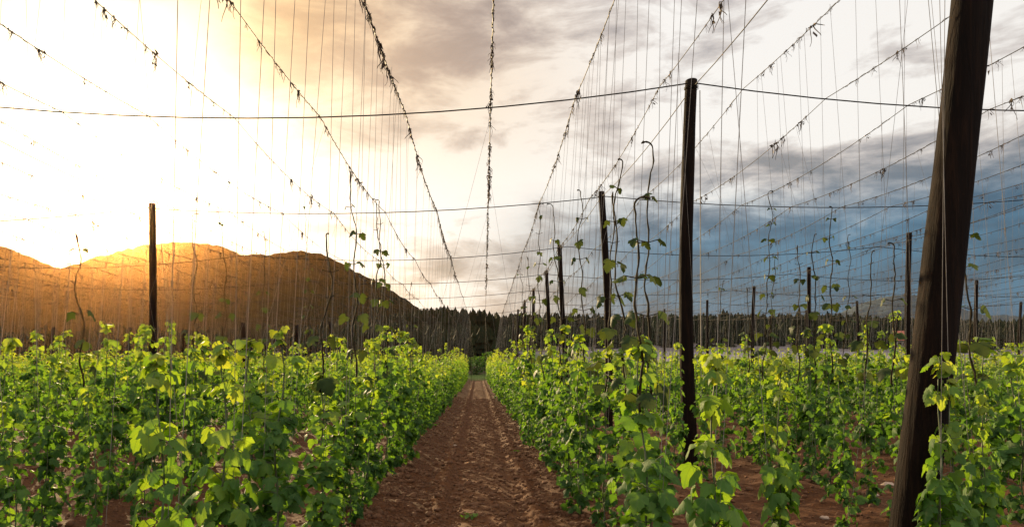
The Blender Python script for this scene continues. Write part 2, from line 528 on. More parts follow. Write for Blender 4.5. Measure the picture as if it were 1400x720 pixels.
# ------------------------------------------------------------------ hop leaves
def leaf_template(level, droop, fold, seed):
    if level == 0:
        half = [(0, 0), (.14, -.13), (.30, -.15), (.40, -.02), (.50, .02), (.50, .16), (.60, .37), (.46, .40), (.32, .40), (.36, .56), (.27, .66), (.22, .80), (.10, .90), (0, 1.0)]
        mid = [(0, 0), (0, .22), (0, .46), (0, .72), (0, 1.0)]
    elif level == 1:
        half = [(0, 0), (.24, -.14), (.46, .02), (.58, .36), (.31, .40), (.33, .60), (.12, .88), (0, 1.0)]
        mid = [(0, 0), (0, .35), (0, .7), (0, 1.0)]
    else:
        half = [(0, 0), (.46, -.02), (.54, .36), (.26, .45), (0, 1.0)]
        mid = [(0, 0), (0, .45), (0, 1.0)]
    r = np.random.default_rng(seed)
    wl = r.uniform(.82, 1.12); sl_ = 1 if seed % 3 else .55    # every third one hardly lobed
    half = [(x * wl * (1 if y < .45 else 1 + (1 - sl_) * .35), y) for x, y in half]
    V, T = [], []
    mids = [(x, y) for x, y in mid]
    for m in mids: V.append(m)
    nm = len(mids)
    for sgn in (1, -1):
        base = len(V)
        inner = half[1:-1]
        for (x, y) in inner: V.append((sgn * x * (1 + r.uniform(-.06, .06)), y + r.uniform(-.03, .03)))
        ring = [0] + [base + i for i in range(len(inner))] + [nm - 1]
        ry = [half[0][1]] + [h[1] for h in inner] + [1.0]
        # zip the ring with the midrib
        i, j = 0, 0
        while i < len(ring) - 1 or j < nm - 1:
            adv_ring = j == nm - 1 or (i < len(ring) - 1 and ry[i + 1] * .98 <= mids[j + 1][1] + .12)
            if adv_ring:
                tri = (ring[i], ring[i + 1], j); i += 1
            else:
                tri = (ring[i], j + 1, j); j += 1
            if len(set(tri)) == 3: T.append(tri if sgn > 0 else (tri[0], tri[2], tri[1]))
    V = np.array(V, dtype=float)
    z = -fold * np.abs(V[:, 0]) ** 1.2 - droop * np.clip(V[:, 1], 0, 1) ** 2 + .16 * np.abs(V[:, 0]) * np.sin(V[:, 1] * 8 + seed * 1.7 + np.sign(V[:, 0]))
    y = V[:, 1] * (1 - .25 * droop)
    return np.stack([V[:, 0], y, z], 1), np.array(T), V[:, :2].copy()


LEAVES = {lv: [leaf_template(lv, d, f, s) for s, (d, f) in enumerate([(.15, .25), (.3, .45), (.45, .3), (.25, .6), (.6, .5), (.8, .3), (.1, .75), (.5, .15), (.35, .35)])] for lv in (0, 1, 2)}


def add_leaf(g, lv, p, u, size, tint, r, roll=.35):
    u = u / np.linalg.norm(u)
    up = np.array([0, 0, 1.0]) + r.normal(0, .12, 3)
    n = up - u * up.dot(u)
    if np.linalg.norm(n) < .2: n = np.array([u[0], u[1], 0.0]) + .1
    n /= np.linalg.norm(n)
    s = np.cross(u, n)
    a = r.normal(0, roll)
    n, s = n * math.cos(a) + s * math.sin(a), s * math.cos(a) - n * math.sin(a)
    V, T, L = LEAVES[lv][r.integers(0, 9)]
    W = p + size * (V[:, :1] * s + V[:, 1:2] * u + V[:, 2:] * n)
    g.add(W, T, None, tint, L if lv < 2 else None)


def hdir(a, pitch):
    return np.array([math.cos(a) * math.cos(pitch), math.sin(a) * math.cos(pitch), math.sin(pitch)])


def stem_path(H, r, z0=.0, wob=.02, lean=(0, 0), turns=1.4):
    n = max(6, int(H / .09))
    z = np.linspace(z0, H, n)
    ph = r.uniform(0, 6.28)
    k = np.linspace(0, 1, n)
    x = wob * np.cos(ph + turns * 6.28 * z / 1.2) + lean[0] * k
    y = wob * np.sin(ph + turns * 6.28 * z / 1.2) + lean[1] * k
    return np.stack([x, y, z], 1)


def dense_plant(seed, lv, H, cols=1, spread=.13, fill=1.0):
    """A leafy column: a twining stem, opposite leaves at the nodes, short side shoots low down."""
    r = np.random.default_rng(seed)
    g, s = Geo(), Geo()
    for c in range(cols):
        off = 0 if cols == 1 else (c - (cols - 1) / 2)
        Hc = H * (1 if c == 0 else r.uniform(.72, .98))
        p = stem_path(Hc, r, 0, .018, (off * spread * 2.2 + r.normal(0, .03), r.normal(0, .06)))
        p[:, 0] += off * spread; p[:, 1] += off * .12
        if lv < 2: s.tube(p, np.linspace(.009, .004, len(p)), 4)
        z = .10; az = r.uniform(0, 3.14)
        while z < Hc:
            k = z / Hc
            i = min(len(p) - 1, int(k * len(p))); base = p[i]
            step = (.070 if k < .75 else .115) * (1 if lv < 2 else 1.25) * r.uniform(.8, 1.25) / fill
            az += 1.57 + r.normal(0, .35)
            size = (.096 if k < .75 else .096 - .09 * (k - .75)) * r.uniform(.55, 1.3) * (1 if lv < 2 else 1.2)
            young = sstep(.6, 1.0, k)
            for q in (0, 1):
                a = az + q * math.pi + r.normal(0, .25)
                pet = r.uniform(.06, .13) * (1 - .4 * young)
                e = base + hdir(a, r.uniform(-.1, .5)) * pet
                if lv == 0: s.tube(np.array([base, e]), .0025, 3, cap=False)
                add_leaf(g, lv, e, hdir(a + r.normal(0, .3), r.uniform(-1.15, -.25)), size, np.clip(.17 + .36 * young + r.normal(0, .13) + .22 * k, 0, 1), r)  # low leaves darker: older green, plus hedge-bottom shade put into the tint
            # side shoot
            nl = r.integers(6, 11) if k < .72 else r.integers(2, 5)
            if lv == 2: nl = max(0, nl - 4)
            a = r.uniform(0, 6.28); L = (r.uniform(.05, .23) if k < .7 else r.uniform(.05, .14))
            tip = base + hdir(a, r.uniform(-.3, .4)) * L
            if lv == 0: s.tube(np.array([base, (base + tip) / 2 + (0, 0, .02), tip]), .003, 3, cap=False)
            for _ in range(nl):
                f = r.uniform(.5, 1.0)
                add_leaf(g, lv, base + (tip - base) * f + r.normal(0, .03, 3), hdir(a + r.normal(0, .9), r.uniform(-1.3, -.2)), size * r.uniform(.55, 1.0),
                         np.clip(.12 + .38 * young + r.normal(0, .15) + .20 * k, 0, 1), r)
            z += step
        # pale growing tip
        for q in range(5):
            a = r.uniform(0, 6.28)
            add_leaf(g, lv, p[-1] + (0, 0, r.uniform(-.07, .03)), hdir(a, r.uniform(-.8, .3)), r.uniform(.06, .10), np.clip(.75 + r.normal(0, .12), 0, 1), r)
    return g, s


def umbrella_plant(seed, H, lv=0, low=.55):
    """Young bine: bare string with umbrella-like whorls of drooping leaves, a leafy base."""
    r = np.random.default_rng(seed)
    g, s = Geo(), Geo()
    p = stem_path(H, r, 0, .014, (r.normal(0, .05), r.normal(0, .05)))
    s.tube(p, np.linspace(.009, .004, len(p)), 5)
    z, az = .25 if low > 0 else .5, r.uniform(0, 3)
    while z < H:
        k = z / H
        base = p[min(len(p) - 1, int(k * len(p)))]
        young = sstep(.55, 1.0, k)
        size = (.115 - .030 * young) * r.uniform(.85, 1.15)
        nl = int(r.integers(7, 12)) if k > low else int(r.integers(10, 16))
        az += 1.57
        for q in range(nl):
            a = az + q * 6.283 / nl * 1.0 + r.normal(0, .3)
            pet = r.uniform(.04, .14) * (1.1 - .5 * young)
            e = base + hdir(a, r.uniform(.0, .6)) * pet + (0, 0, r.uniform(-.05, .05))
            s.tube(np.array([base, (base + e) / 2 + (0, 0, .012), e]), .0022, 3, cap=False)
            add_leaf(g, lv, e, hdir(a + r.normal(0, .25), r.uniform(-1.1, -.35)), size * r.uniform(.7, 1.1),
                     np.clip(.42 + .28 * young + r.normal(0, .13), 0, 1), r, .25)
        z += (.21 if k > low else .095) * r.uniform(.85, 1.2)
    for q in range(6):
        a = q * 1.05
        add_leaf(g, lv, p[-1] + (0, 0, -.01 * q), hdir(a, r.uniform(-.7, .1)), r.uniform(.055, .09), np.clip(.8 + r.normal(0, .1), 0, 1), r)
    return g, s


def shoot_mesh(seed, z0, z1, hook, leaves):
    """A tall bine climbing the string far above the foliage: twisted stem, few leaf pairs, nodding tip."""
    r = np.random.default_rng(seed)
    n = int((z1 - z0) / .05) + 6
    z = np.linspace(z0, z1, n); k = np.linspace(0, 1, n)
    ph = r.uniform(0, 6.28)
    x = np.cumsum(r.normal(0, .006, n)) * .8 + .018 * np.cos(ph + z * 9.5) + .05 * np.sin(z * 1.7 + ph) * k
    y = .022 * np.sin(ph + z * 7.5)
    pts = np.stack([x, y, z], 1)
    if hook:
        a = np.linspace(0, 2.3, 7)[1:]
        hk = np.stack([hook * (1 - np.cos(a)) * .5, 0 * a, abs(hook) * .5 * np.sin(a)], 1) + pts[-1]
        pts = np.concatenate([pts, hk])
    s, g = Geo(), Geo()
    rad = np.linspace(.0095, .005, len(pts)) * (1 + .25 * r.uniform(-1, 1, len(pts)))
    rad[-3:] = (.008, .012, .004)
    s.tube(pts, rad, 5)
    zz = z0 + r.uniform(.05, .2); az = r.uniform(0, 3)
    while zz < z1 - .15:
        kk = (zz - z0) / (z1 - z0)
        b = pts[min(n - 1, int(kk * n))]
        sz = (.11 * (1 - kk) ** .7 + .04) * r.uniform(.8, 1.1)
        az += 1.57 + r.normal(0, .2)
        for q in (0, 1):
            a = az + q * math.pi + r.normal(0, .2)
            L = .05 + .09 * (1 - kk)
            e = b + hdir(a, .25) * L
            s.tube(np.array([b, e]), .004, 3, cap=False)
            if kk < leaves + .25 or sz < .06:
                add_leaf(g, 0 if z0 < 3 else 1, e, hdir(a, r.uniform(-1.2, -.3)), sz, .02, r)
        zz += r.uniform(.20, .36)
    return s, g


# ------------------------------------------------------------------ trellis layout
POST_ROWS = [(-20.9, .3), (-8.7, -.25), (3.5, 0.0), (15.6, .35), (27.5, .7), (39.5, .9)]     # x, depth offset of each line of posts
SPANS = [(-4.2), (3.6), 11.0, 18.2, 26.0, 33.5, 41.0, 48.5, 56.0, 63.0]
TOP = 6.15
SAG = {0: .45, 1: .5, 2: .42, 3: .28, 4: .35, 5: .3, 6: .3, 7: .3, 8: .3, 9: .3}
PX = [p[0] for p in POST_ROWS]
POST_H = [5.6, 5.78, 6.15, 6.2, 6.15, 6.1]


def cross_pt(i, x):
    d0 = SPANS[i]
    dd = float(np.interp(x, PX, [p[1] for p in POST_ROWS]))
    k = np.searchsorted(PX, x)
    if k == 0 or k == len(PX): f = 0.0
    else: f = (x - PX[k - 1]) / (PX[k] - PX[k - 1])
    zb = float(np.interp(x, PX, POST_H)) + .015 * ((i * 7) % 5 - 2)
    return np.array([x, d0 + dd, zb - SAG[i] * 4 * f * (1 - f)])


WK = 1.36
def wire_x(k, d): return .10 + WK * k + .0129 * d


def row_wire_pts(k):
    pts = []
    nodes = []
    for i in range(len(SPANS)):
        x = wire_x(k, SPANS[i]); nodes.append(cross_pt(i, x) + (0, 0, .012))
    for a, b in zip(nodes[:-1], nodes[1:]):
        for f in np.linspace(0, 1, 9)[:-1]:
            pts.append(a + (b - a) * f - (0, 0, .16 * 4 * f * (1 - f)))
    pts.append(nodes[-1])
    e = nodes[-1]; x2 = wire_x(k, 72.5)
    g = np.array([x2 - .1, 72.5, gz(x2, 72.5)])
    for f in (.33, .66, 1.0): pts.append(e + (g - e) * f - (0, 0, .25 * 4 * f * (1 - f)))
    return np.array(pts)


WPTS = {k: row_wire_pts(k) for k in range(-62, 66)}


def wire_at(k, d):
    p = WPTS[k]
    return np.array([np.interp(d, p[:, 1], p[:, 0]), d, np.interp(d, p[:, 1], p[:, 2])])


def proj(p):
    return CX + F * p[0] / p[1], HZ - F * (p[2] - EYE) / p[1]


ORD = ['', 'first', 'second', 'third', 'fourth', 'fifth', 'sixth', 'seventh', 'eighth', 'ninth', 'tenth', 'eleventh', 'twelfth', 'thirteenth', 'fourteenth',
       'fifteenth', 'sixteenth', 'seventeenth', 'eighteenth', 'nineteenth', 'twentieth', 'twenty-first', 'twenty-second', 'twenty-third', 'twenty-fourth']

# ------------------------------------------------------------------ posts
def make_post(top, foot, r0, r1, seed, label, sides=12, crack=False, rod=False):
    r = np.random.default_rng(seed)
    top, foot = np.array(top), np.array(foot)
    root = link_obj('trellis_post', None); root.location = foot
    tag(root, label, 'post', 'wooden trellis posts')
    H = np.linalg.norm(top - foot)
    n = 26 if crack else 12
    V, Q = [], []
    bend = r.normal(0, .05, 2)
    for i in range(n):
        k = i / (n - 1)
        c = (top - foot) * (-.03 + 1.03 * k)
        c = c + np.array([bend[0], bend[1], 0]) * math.sin(math.pi * k)
        rad = r0 + (r1 - r0) * k + .10 * r0 * math.exp(-k * 14)
        for s in range(sides):
            a = 2 * math.pi * s / sides
            q = rad * (1 + .05 * math.sin(3 * a + seed + 2 * k) + .045 * (vnoise(np.array(s * 1.3), np.array(k * H * 1.6), seed) * 2 - 1))
            V.append(c + np.array([q * math.cos(a), q * math.sin(a), 0]))
    for i in range(n - 1):
        for s in range(sides):
            t_ = (s + 1) % sides
            Q.append((i * sides + s, i * sides + t_, (i + 1) * sides + t_, (i + 1) * sides + s))
    V.append(V[-sides] * 0 + np.mean(V[-sides:], 0) + (0, 0, .02)); cidx = len(V) - 1
    T = [((n - 1) * sides + s, (n - 1) * sides + (s + 1) % sides, cidx) for s in range(sides)]
    link_mesh('shaft', V, [np.array(Q), np.array(T)], M['dark_wood'], root)
    g = Geo()
    cz = (top - foot) * (1 - .14 / H)
    for q in range(3):
        a = np.linspace(0, 2 * math.pi, 15)
        g.tube(np.stack([cz[0] + (r1 * 1.1 + .004) * np.cos(a), cz[1] + (r1 * 1.1 + .004) * np.sin(a), cz[2] + .018 * q + .01 * np.sin(a + q)], 1), .005, 4, cap=False)
    g.build('wire_binding', M['rusty_wire'], root)
    if rod:
        g = Geo()
        k = np.linspace(0, 1, 16)
        dirv = top - foot
        pts = dirv[None, :] * (.02 + .95 * k)[:, None] + np.stack([r0 * 1.22 - (r0 - r1) * k + .0 * k, -r0 * .5 + 0 * k, 0 * k], 1)
        g.tube(pts, .008, 5)
        g.build('tie_rod', M['twine'], root)
    return root


post_names = {
    (2, 2): 'upright dark wooden post in the middle of the right half, nearest full-height one',
    (2, 3): 'leaning dark post with a cut top among tall hop shoots',
    (2, 4): 'shorter tilted dark post second beyond the full-height post in its line',
    (2, 5): 'thin dark post third beyond the full-height post in its line',
    (1, 3): 'wooden post standing alone in the yellow glare in front of the hill',
    (3, 4): 'dark post just left of the big leaning post, its top in the blue sky',
}
topfix = {(2, 2): ((945, 110), 11.0, (945, 637)), (2, 3): ((822, 262), 18.2, (832, 583)), (2, 4): ((765, 335), 26.0, (778, 558)), (2, 5): ((747, 370), 33.5, (751, 545)),
          (1, 3): ((208, 278), 17.95, (208, 584)), (1, 4): ((332, 441), 26.0, (331, 560)), (3, 4): ((1243, 318), 24.6, (1243, 561)), (3, 5): ((1106, 365), 32.5, (1106, 545)), (3, 6): ((1031, 391), 39.5, (1030, 538)),
          (3, 7): ((967, 410), 47.7, (969, 531)), (4, 5): ((1335, 383), 36.7, (1332, 540))}
LINE_NAMES = ['outermost post line on the sunny side', 'post line under the sun glare', 'post line beside the path', 'post line behind the leaning post', 'post line at the far right edge', 'outermost post line on the shaded side']
cnt = 0
for li, (lx, off) in enumerate(POST_ROWS):
    seen = 0
    for si in range(2, len(SPANS)):
        tp = cross_pt(si, lx) + (0, 0, .12)
        px, py = proj(tp)
        if px < -30 or px > 1430: continue
        seen += 1
        if (li, si) in topfix:
            (ax, ay), d, (bx, by) = topfix[(li, si)]
            tp = at(ax, ay, d); ft = at(bx, by, d)
        else:
            if li < 2: tp[2] = EYE + (HZ - random.uniform(438, 458)) * tp[1] / F     # built short, in place of glare hiding their tops
            ft = tp * (1, 1, 0) + (random.gauss(0, .15), 0, 0)
        ft[2] = gz(ft[0], ft[1])
        lab = post_names.get((li, si)) or f'dark wooden trellis post, {ORD[seen]} one along the {LINE_NAMES[li]}'
        big = (li, si) == (2, 2)
        make_post(tp, ft, .105 if not big else .12, .085 if not big else .095, 100 + cnt, lab, 12, big, big); cnt += 1
# the big leaning post close by
pt = at(1320, 0, 4.5); pb = at(1243, 720, 4.5)
dv = (pt - pb) / (pt[2] - pb[2])
foot = pb + dv * (gz(pb[0], 4.5) - pb[2]); top = pb + dv * (6.3 - pb[2])
BIGFOOT = foot
make_post(top, foot, .132, .106, 77, 'thick dark leaning wooden post, the largest one, with hop leaves climbing its foot', 20, True)

# ------------------------------------------------------------------ cross wires and guy wire
for i in range(2, len(SPANS)):
    g = Geo()
    xs_ = np.concatenate([np.linspace(a, b, 13)[:-1] for a, b in zip(PX[:-1], PX[1:])] + [[PX[-1]]])
    g.tube(np.array([cross_pt(i, x) for x in xs_]), .010 + .0005 * i, 4)
    o = g.build('cross_wire', M['rusty_wire'])
    tag(o, ['thin cross wire sagging from the top of the full-height dark post', 'thin cross wire running through the top of the post in the glare'][i - 2] if i < 4 else
        f'thin cross wire over the hop rows, {ORD[i - 1]} one up the sky from the rows, counted from the highest'.replace(' up the sky from the rows', ' down the sky'), 'wire', 'cross wires of the trellis')
for li, (a_, lab) in enumerate([((2), 'bare cable running along the post tops beside the path'), ((1), 'faint bare cable along the post tops under the sun glare'), ((3), 'bare cable along the post tops behind the big leaning post')]):
    g = Geo(); P_ = []
    line = [cross_pt(1, PX[a_] + (0 if a_ != 2 else .05))] if a_ != 2 else [top - (0, 0, .2)]
    for si in range(2, len(SPANS)):
        if (a_, si) in topfix and (a_, si) != (1, 4):
            (ax, ay), d, _ = topfix[(a_, si)]; q = at(ax, ay + 12 * 11 / d, d)
        else: q = cross_pt(si, PX[a_])
        line.append(q)
    for p0, p1 in zip(line[:-1], line[1:]):
        for f in np.linspace(0, 1, 7)[:-1]: P_.append(p0 + (p1 - p0) * f - (0, 0, .12 * 4 * f * (1 - f)))
    P_.append(line[-1])
    g.tube(np.array(P_), .009, 4)
    tag(g.build('support_cable', M['rusty_wire']), lab, 'wire', 'cables along the post tops')

# ------------------------------------------------------------------ row wires with dried remnants
def tuft(seed, big):
    r = np.random.default_rng(seed); g = Geo()
    for q in range(r.integers(2, 5) + (2 if big else 0)):
        L = r.uniform(.08, .24) * (1.25 if big else 1)
        n = 6; k = np.linspace(0, 1, n)
        p = np.stack([.03 * r.normal() * k + .018 * np.sin(k * 5 + q), r.normal(0, .06) * k + r.uniform(-.05, .05), -L * k + .01], 1)
        g.tube(p, np.linspace(.006, .0025, n) * r.uniform(.7, 1.4), 3)
    for q in range(2 if not big else 6):   # shrivelled leaf scraps
        c = np.array([r.normal(0, .015), r.uniform(-.1, .1), r.uniform(-.12, 0)])
        s = r.uniform(.015, .035)
        V = c + r.normal(0, 1, (5, 3)) * s * (.5, .8, 1)
        g.add(V, [(0, 1, 2), (0, 2, 3), (0, 3, 4)], None)
    a = np.linspace(0, 4 * 6.28, 30)     # knot round the wire
    g.tube(np.stack([.011 * np.cos(a), np.linspace(-.05, .05, 30), .011 * np.sin(a)], 1), .004, 3)
    return g


TUFTS = [tuft(s, s % 4 == 3).build('dry_bine_tuft', M['dry_bine']) for s in range(12)]
tuft_me = [o.data for o in TUFTS]
for o in TUFTS: bpy.data.objects.remove(o)
wire_side = {0: 'dry bines wound thickly round the wire above the dirt path'}
for k in range(-20, 27):
    p = WPTS[k]
    dmin = 3.0
    vis = [q for q in p if q[1] > 1 and -150 < proj(q)[0] < 1550 and -300 < proj(q)[1]]
    if len(vis) < 2: continue
    m = p[:, 1] > min(q[1] for q in vis) - 2
    g = Geo()
    g.tube(p[m], .0055 + .00010 * p[m][:, 1], 4)
    # a dried bine spiralling along the wire
    r = np.random.default_rng(900 + k)
    d0 = p[m][0, 1]
    if abs(k) < 12:
        s = d0
        while s < 40:
            L = r.uniform(.6, 2.2) * (1.6 if k in (-2, -1, 0, 1) else .7)
            tt = np.arange(s, s + L, .05)
            c = np.array([wire_at(k, v) for v in tt])
            ph = tt * 21
            c[:, 0] += .012 * np.cos(ph) + r.normal(0, .004, len(tt)); c[:, 2] += .012 * np.sin(ph) + r.normal(0, .004, len(tt))
            g.tube(c, .0065 if k in (-1, 0) else .0035, 3, cap=False)
            s += L + r.uniform(.1, 1.2) * (.5 if k in (-1, 0) else 1 if k in (-2, -1, 0, 1) else 2.5)
    name = ('above the middle of the path' if k == 0 else f'{ORD[abs(k)]} one {"left" if k < 0 else "right"} of the wire above the path') if abs(k) < 13 else None
    if name: lab = f'row wire with dried tufts, {name}'
    else: lab = f'faint row wire among the outermost ones over the {"sunny" if k < 0 else "shaded"} side of the field'
    wobj = link_obj('row_wire', None)
    tag(wobj, lab, 'wire', 'row wires over the hop rows' if name else f'outermost row wires on the {"sunny" if k < 0 else "shaded"} side')
    wire = g.build('cable', M['rusty_wire'], wobj)
    # tufts
    s, n_t = d0 + r.uniform(0, .4), 0
    while n_t < 90 and s < 60:
        q = wire_at(k, s)
        px, py = proj(q)
        if -10 < px < 1410 and -25 < py < 720:
            o = link_obj('dry_bine_tuft', tuft_me[r.integers(0, 12)], wobj)
            sc = min(1.25, .32 + r.gamma(1.8, .2)) * (1.2 if k in (-1, 0) else 1)
            o.location = q; o.scale = (sc, sc, sc * r.uniform(.7, 1.2)); o.rotation_euler.z = r.normal(0, .25) + (3.14 if r.uniform() < .5 else 0)
            n_t += 1
        s += (.12 + r.exponential(.28)) * (1 + s * .02) * (.6 if k in (-1, 0) else 1.0)

# ------------------------------------------------------------------ hop plants
def mesh_of(g, name, mat):
    o = g.build(name, mat); me = o.data; bpy.data.objects.remove(o); return me


def variant(gs): return mesh_of(gs[0], 'foliage', M['hop_leaf']), (mesh_of(gs[1], 'stem', M['hop_stem']) if gs[1].n else None)


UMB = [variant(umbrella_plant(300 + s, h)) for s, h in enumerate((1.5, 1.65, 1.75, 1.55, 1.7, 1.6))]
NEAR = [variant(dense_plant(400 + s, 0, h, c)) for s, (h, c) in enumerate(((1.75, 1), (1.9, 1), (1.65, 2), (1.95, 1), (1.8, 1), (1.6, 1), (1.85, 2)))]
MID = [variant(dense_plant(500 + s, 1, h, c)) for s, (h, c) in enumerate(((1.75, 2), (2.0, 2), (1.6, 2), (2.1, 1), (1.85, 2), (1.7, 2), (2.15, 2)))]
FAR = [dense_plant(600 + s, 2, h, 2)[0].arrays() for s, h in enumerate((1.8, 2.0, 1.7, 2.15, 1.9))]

# tall shoots read off the photograph: foot px, tip px, tip py, hook, row, leafiness
SHOOTS = [
    (897, 888, 203, -.10, 1, .75), (858, 845, 222, -.05, 1, .6), (806, 797, 262, -.05, 1, .6), (890, 868, 283, .12, 1, .6), (770, 757, 283, -.10, 1, .6), (746, 735, 282, .10, 1, .5),
    (728, 722, 350, 0, 1, .5), (826, 838, 262, 0, 1, .4), (715, 713, 368, .03, 1, .4),
    (485, 485, 235, 0, -1, .75), (423, 418, 270, .10, -2, .4), (529, 526, 275, -.05, -1, .5), (510, 506, 275, -.05, -1, .5), (364, 357, 318, -.05, -2, .4), (310, 304, 290, -.04, -2, .3),
    (266, 263, 298, .12, -2, .2), (438, 436, 322, .03, -1, .3), (113, 112, 318, 0, -2, .3), (565, 563, 385, 0, -1, .4),
    (1045, 1042, 265, .10, 2, .6), (1136, 1138, 285, -.04, 2, .6), (1116, 1113, 322, .03, 2, .5), (1186, 1185, 345, .03, 2, .4), (1228, 1216, 338, -.08, 2, .4), (1094, 1096, 335, 0, 2, .5),
    (1345, 1317, 258, -.12, 2, .8), (984, 979, 385, .03, 2, .3), (1026, 1024, 392, 0, 2, .4), (1060, 1062, 350, .05, 2, .4), (1163, 1164, 322, .05, 2, .4)]
shoot_at = {}
cand = []
for j in [s * a for a in range(1, 20) for s in (-1, 1)]:
    r = np.random.default_rng(5000 + j)
    d = (2.75 if j == -1 else 3.35 if j == 1 else 4.2) + r.uniform(0, .5) * (abs(j) > 1)
    n = 0
    while d < FIELD_END - 1.5:
        x = row_x(j, d) + r.normal(0, .05)
        px = CX + F * x / d
        if -60 < px < 1460:
            n += 1
            cand.append([d, x, j, n, r.uniform()])
        d += r.uniform(.62, .86) if d < 12 else r.uniform(.66, .95)
# attach the shoots to the plant of their row nearest to their place
for si, (fx, tx, ty, hook, j, lf) in enumerate(SHOOTS):
    d = None
    for c in sorted(cand, key=lambda c: abs(CX + F * c[1] / c[0] - fx)):
        if c[2] == j and id(c) not in shoot_at:
            c[1] += ((fx - CX) * c[0] / F - c[1]) * .9
            shoot_at[id(c)] = (si, tx, ty, hook, lf); break
cand.sort(key=lambda c: math.hypot(c[0], c[1]) - (3 if id(c) in shoot_at else 0))
IND = cand[:296]; REST = cand[296:]

strings_cache = {}
def string_mesh(v):
    key = tuple(round(float(q), 1) for q in v)
    if key not in strings_cache:
        g = Geo()
        p = np.linspace(0, 1, 5)[:, None] * np.array(v)[None, :]
        g.tube(p, .0022, 3, cap=False)
        strings_cache[key] = mesh_of(g, 'support_string', M['twine'])
    return strings_cache[key]


def row_name(j): return f'{ORD[abs(j)]} row {"left" if j < 0 else "right"} of the path'


def string_targets(x, d, j, r):
    k = 2 * j - 1 if j > 0 else 2 * j + 1
    out = [wire_at(k, d + .15)]
    if d < 10: out.append(wire_at(k, d + .7))
    elif r > .72: out.append(wire_at(k + (1 if r > .86 else -1), d + .45))
    return out


LOOK = ['bushy dark green', 'leafy mid green', 'pale topped', 'yellow tipped', 'dense bright green', 'ragged green', 'drooping green']
for i, c in enumerate(IND):
    d, x, j, n, rv = c
    r = np.random.default_rng(7000 + i)
    dist = math.hypot(d, x)
    z = gz(x, d) - .01
    root = link_obj('hop_plant', None); root.location = (x, d, z)
    sh = shoot_at.get(id(c))
    if abs(j) == 1 and d < (4.9 if j > 0 else 3.6): kind, (fo, st) = 'u', UMB[(n * 2 + (j > 0)) % 6]
    elif dist < 7.2 and rv < .18: kind, (fo, st) = 'u', UMB[i % 6]
    elif dist < 13: kind, (fo, st) = 'n', NEAR[r.integers(0, len(NEAR))]
    else: kind, (fo, st) = 'm', MID[r.integers(0, len(MID))]
    a = r.uniform(0, 6.28); sc = r.uniform(.88, 1.1); sz = sc * r.uniform(.92, 1.08)
    if d < 6.5: sz *= .86 if j < 0 else .93
    if kind == 'u' and d < 4: sc *= .84
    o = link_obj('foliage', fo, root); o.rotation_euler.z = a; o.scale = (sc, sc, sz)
    if st:
        o = link_obj('stem', st, root); o.rotation_euler.z = a; o.scale = (sc, sc, sz)
    for tgt in string_targets(x, d, j, rv):
        o = link_obj('support_string', string_mesh(tgt - (x, d, z)), root)
    tall = ''
    if sh:
        si, tx, ty, hook, lf = sh
        tip = at(tx, ty, d)
        s_, g_ = shoot_mesh(800 + si, 1.3, tip[2] - z, hook, lf)
        lean = (tip[0] - x) / max(.5, tip[2] - z)
        for o, nm in ((s_.build('climbing_shoot', M['shoot_bine'], root), ''),):
            me = o.data
            co_ = np.empty(len(me.vertices) * 3, dtype=np.float32); me.vertices.foreach_get('co', co_); co_ = co_.reshape(-1, 3)
            co_[:, 0] += co_[:, 2] * lean; me.vertices.foreach_set('co', co_.ravel())
            if g_.n:
                lo = g_.build('shoot_leaves', M['shoot_leaf'], o)
                co_ = np.empty(len(lo.data.vertices) * 3, dtype=np.float32); lo.data.vertices.foreach_get('co', co_); co_ = co_.reshape(-1, 3)
                co_[:, 0] += co_[:, 2] * lean; lo.data.vertices.foreach_set('co', co_.ravel())
        tall = ' with tall hooked shoot' if abs(hook) > .09 else ' with tall thin shoot'
    if n <= (12 if abs(j) == 1 else 8 if abs(j) <= 3 else 4) and abs(j) <= 5:
        look = 'sparse hop plant with drooping whorls' if kind == 'u' and not tall else f'hop plant{tall}' if tall else 'leafy hop plant'
        lab = f'{look}, {ORD[n]} along the {row_name(j)}'
        grp = 'hop plants in rows'
    else:
        lab = f'hop plant{tall} further along the {row_name(j)}'
        grp = f'hop plants further along the {row_name(j)}'
        if tall: lab = f'hop plant{tall}, {ORD[n] if n < len(ORD) else "a far one"} along the {row_name(j)}'
    tag(root, lab, 'hop plant', grp)


# hop plants climbing beside the big leaning post
def extra(px, d, meshes, label, height_px=None, sc=1.0):
    x = (px - CX) * d / F
    root = link_obj('hop_plant', None); root.location = (x, d, gz(x, d) - .01)
    o = link_obj('foliage', meshes[0], root); o.scale = (sc * .8, sc * .8, sc); o.rotation_euler.z = px
    o = link_obj('stem', meshes[1], root); o.scale = (sc * .8, sc * .8, sc); o.rotation_euler.z = px
    k = round((x - .1 - .0129 * d) / WK)
    link_obj('support_string', string_mesh(wire_at(k, d) - np.array(root.location)), root)
    tag(root, label, 'hop plant', 'hop plants in rows')


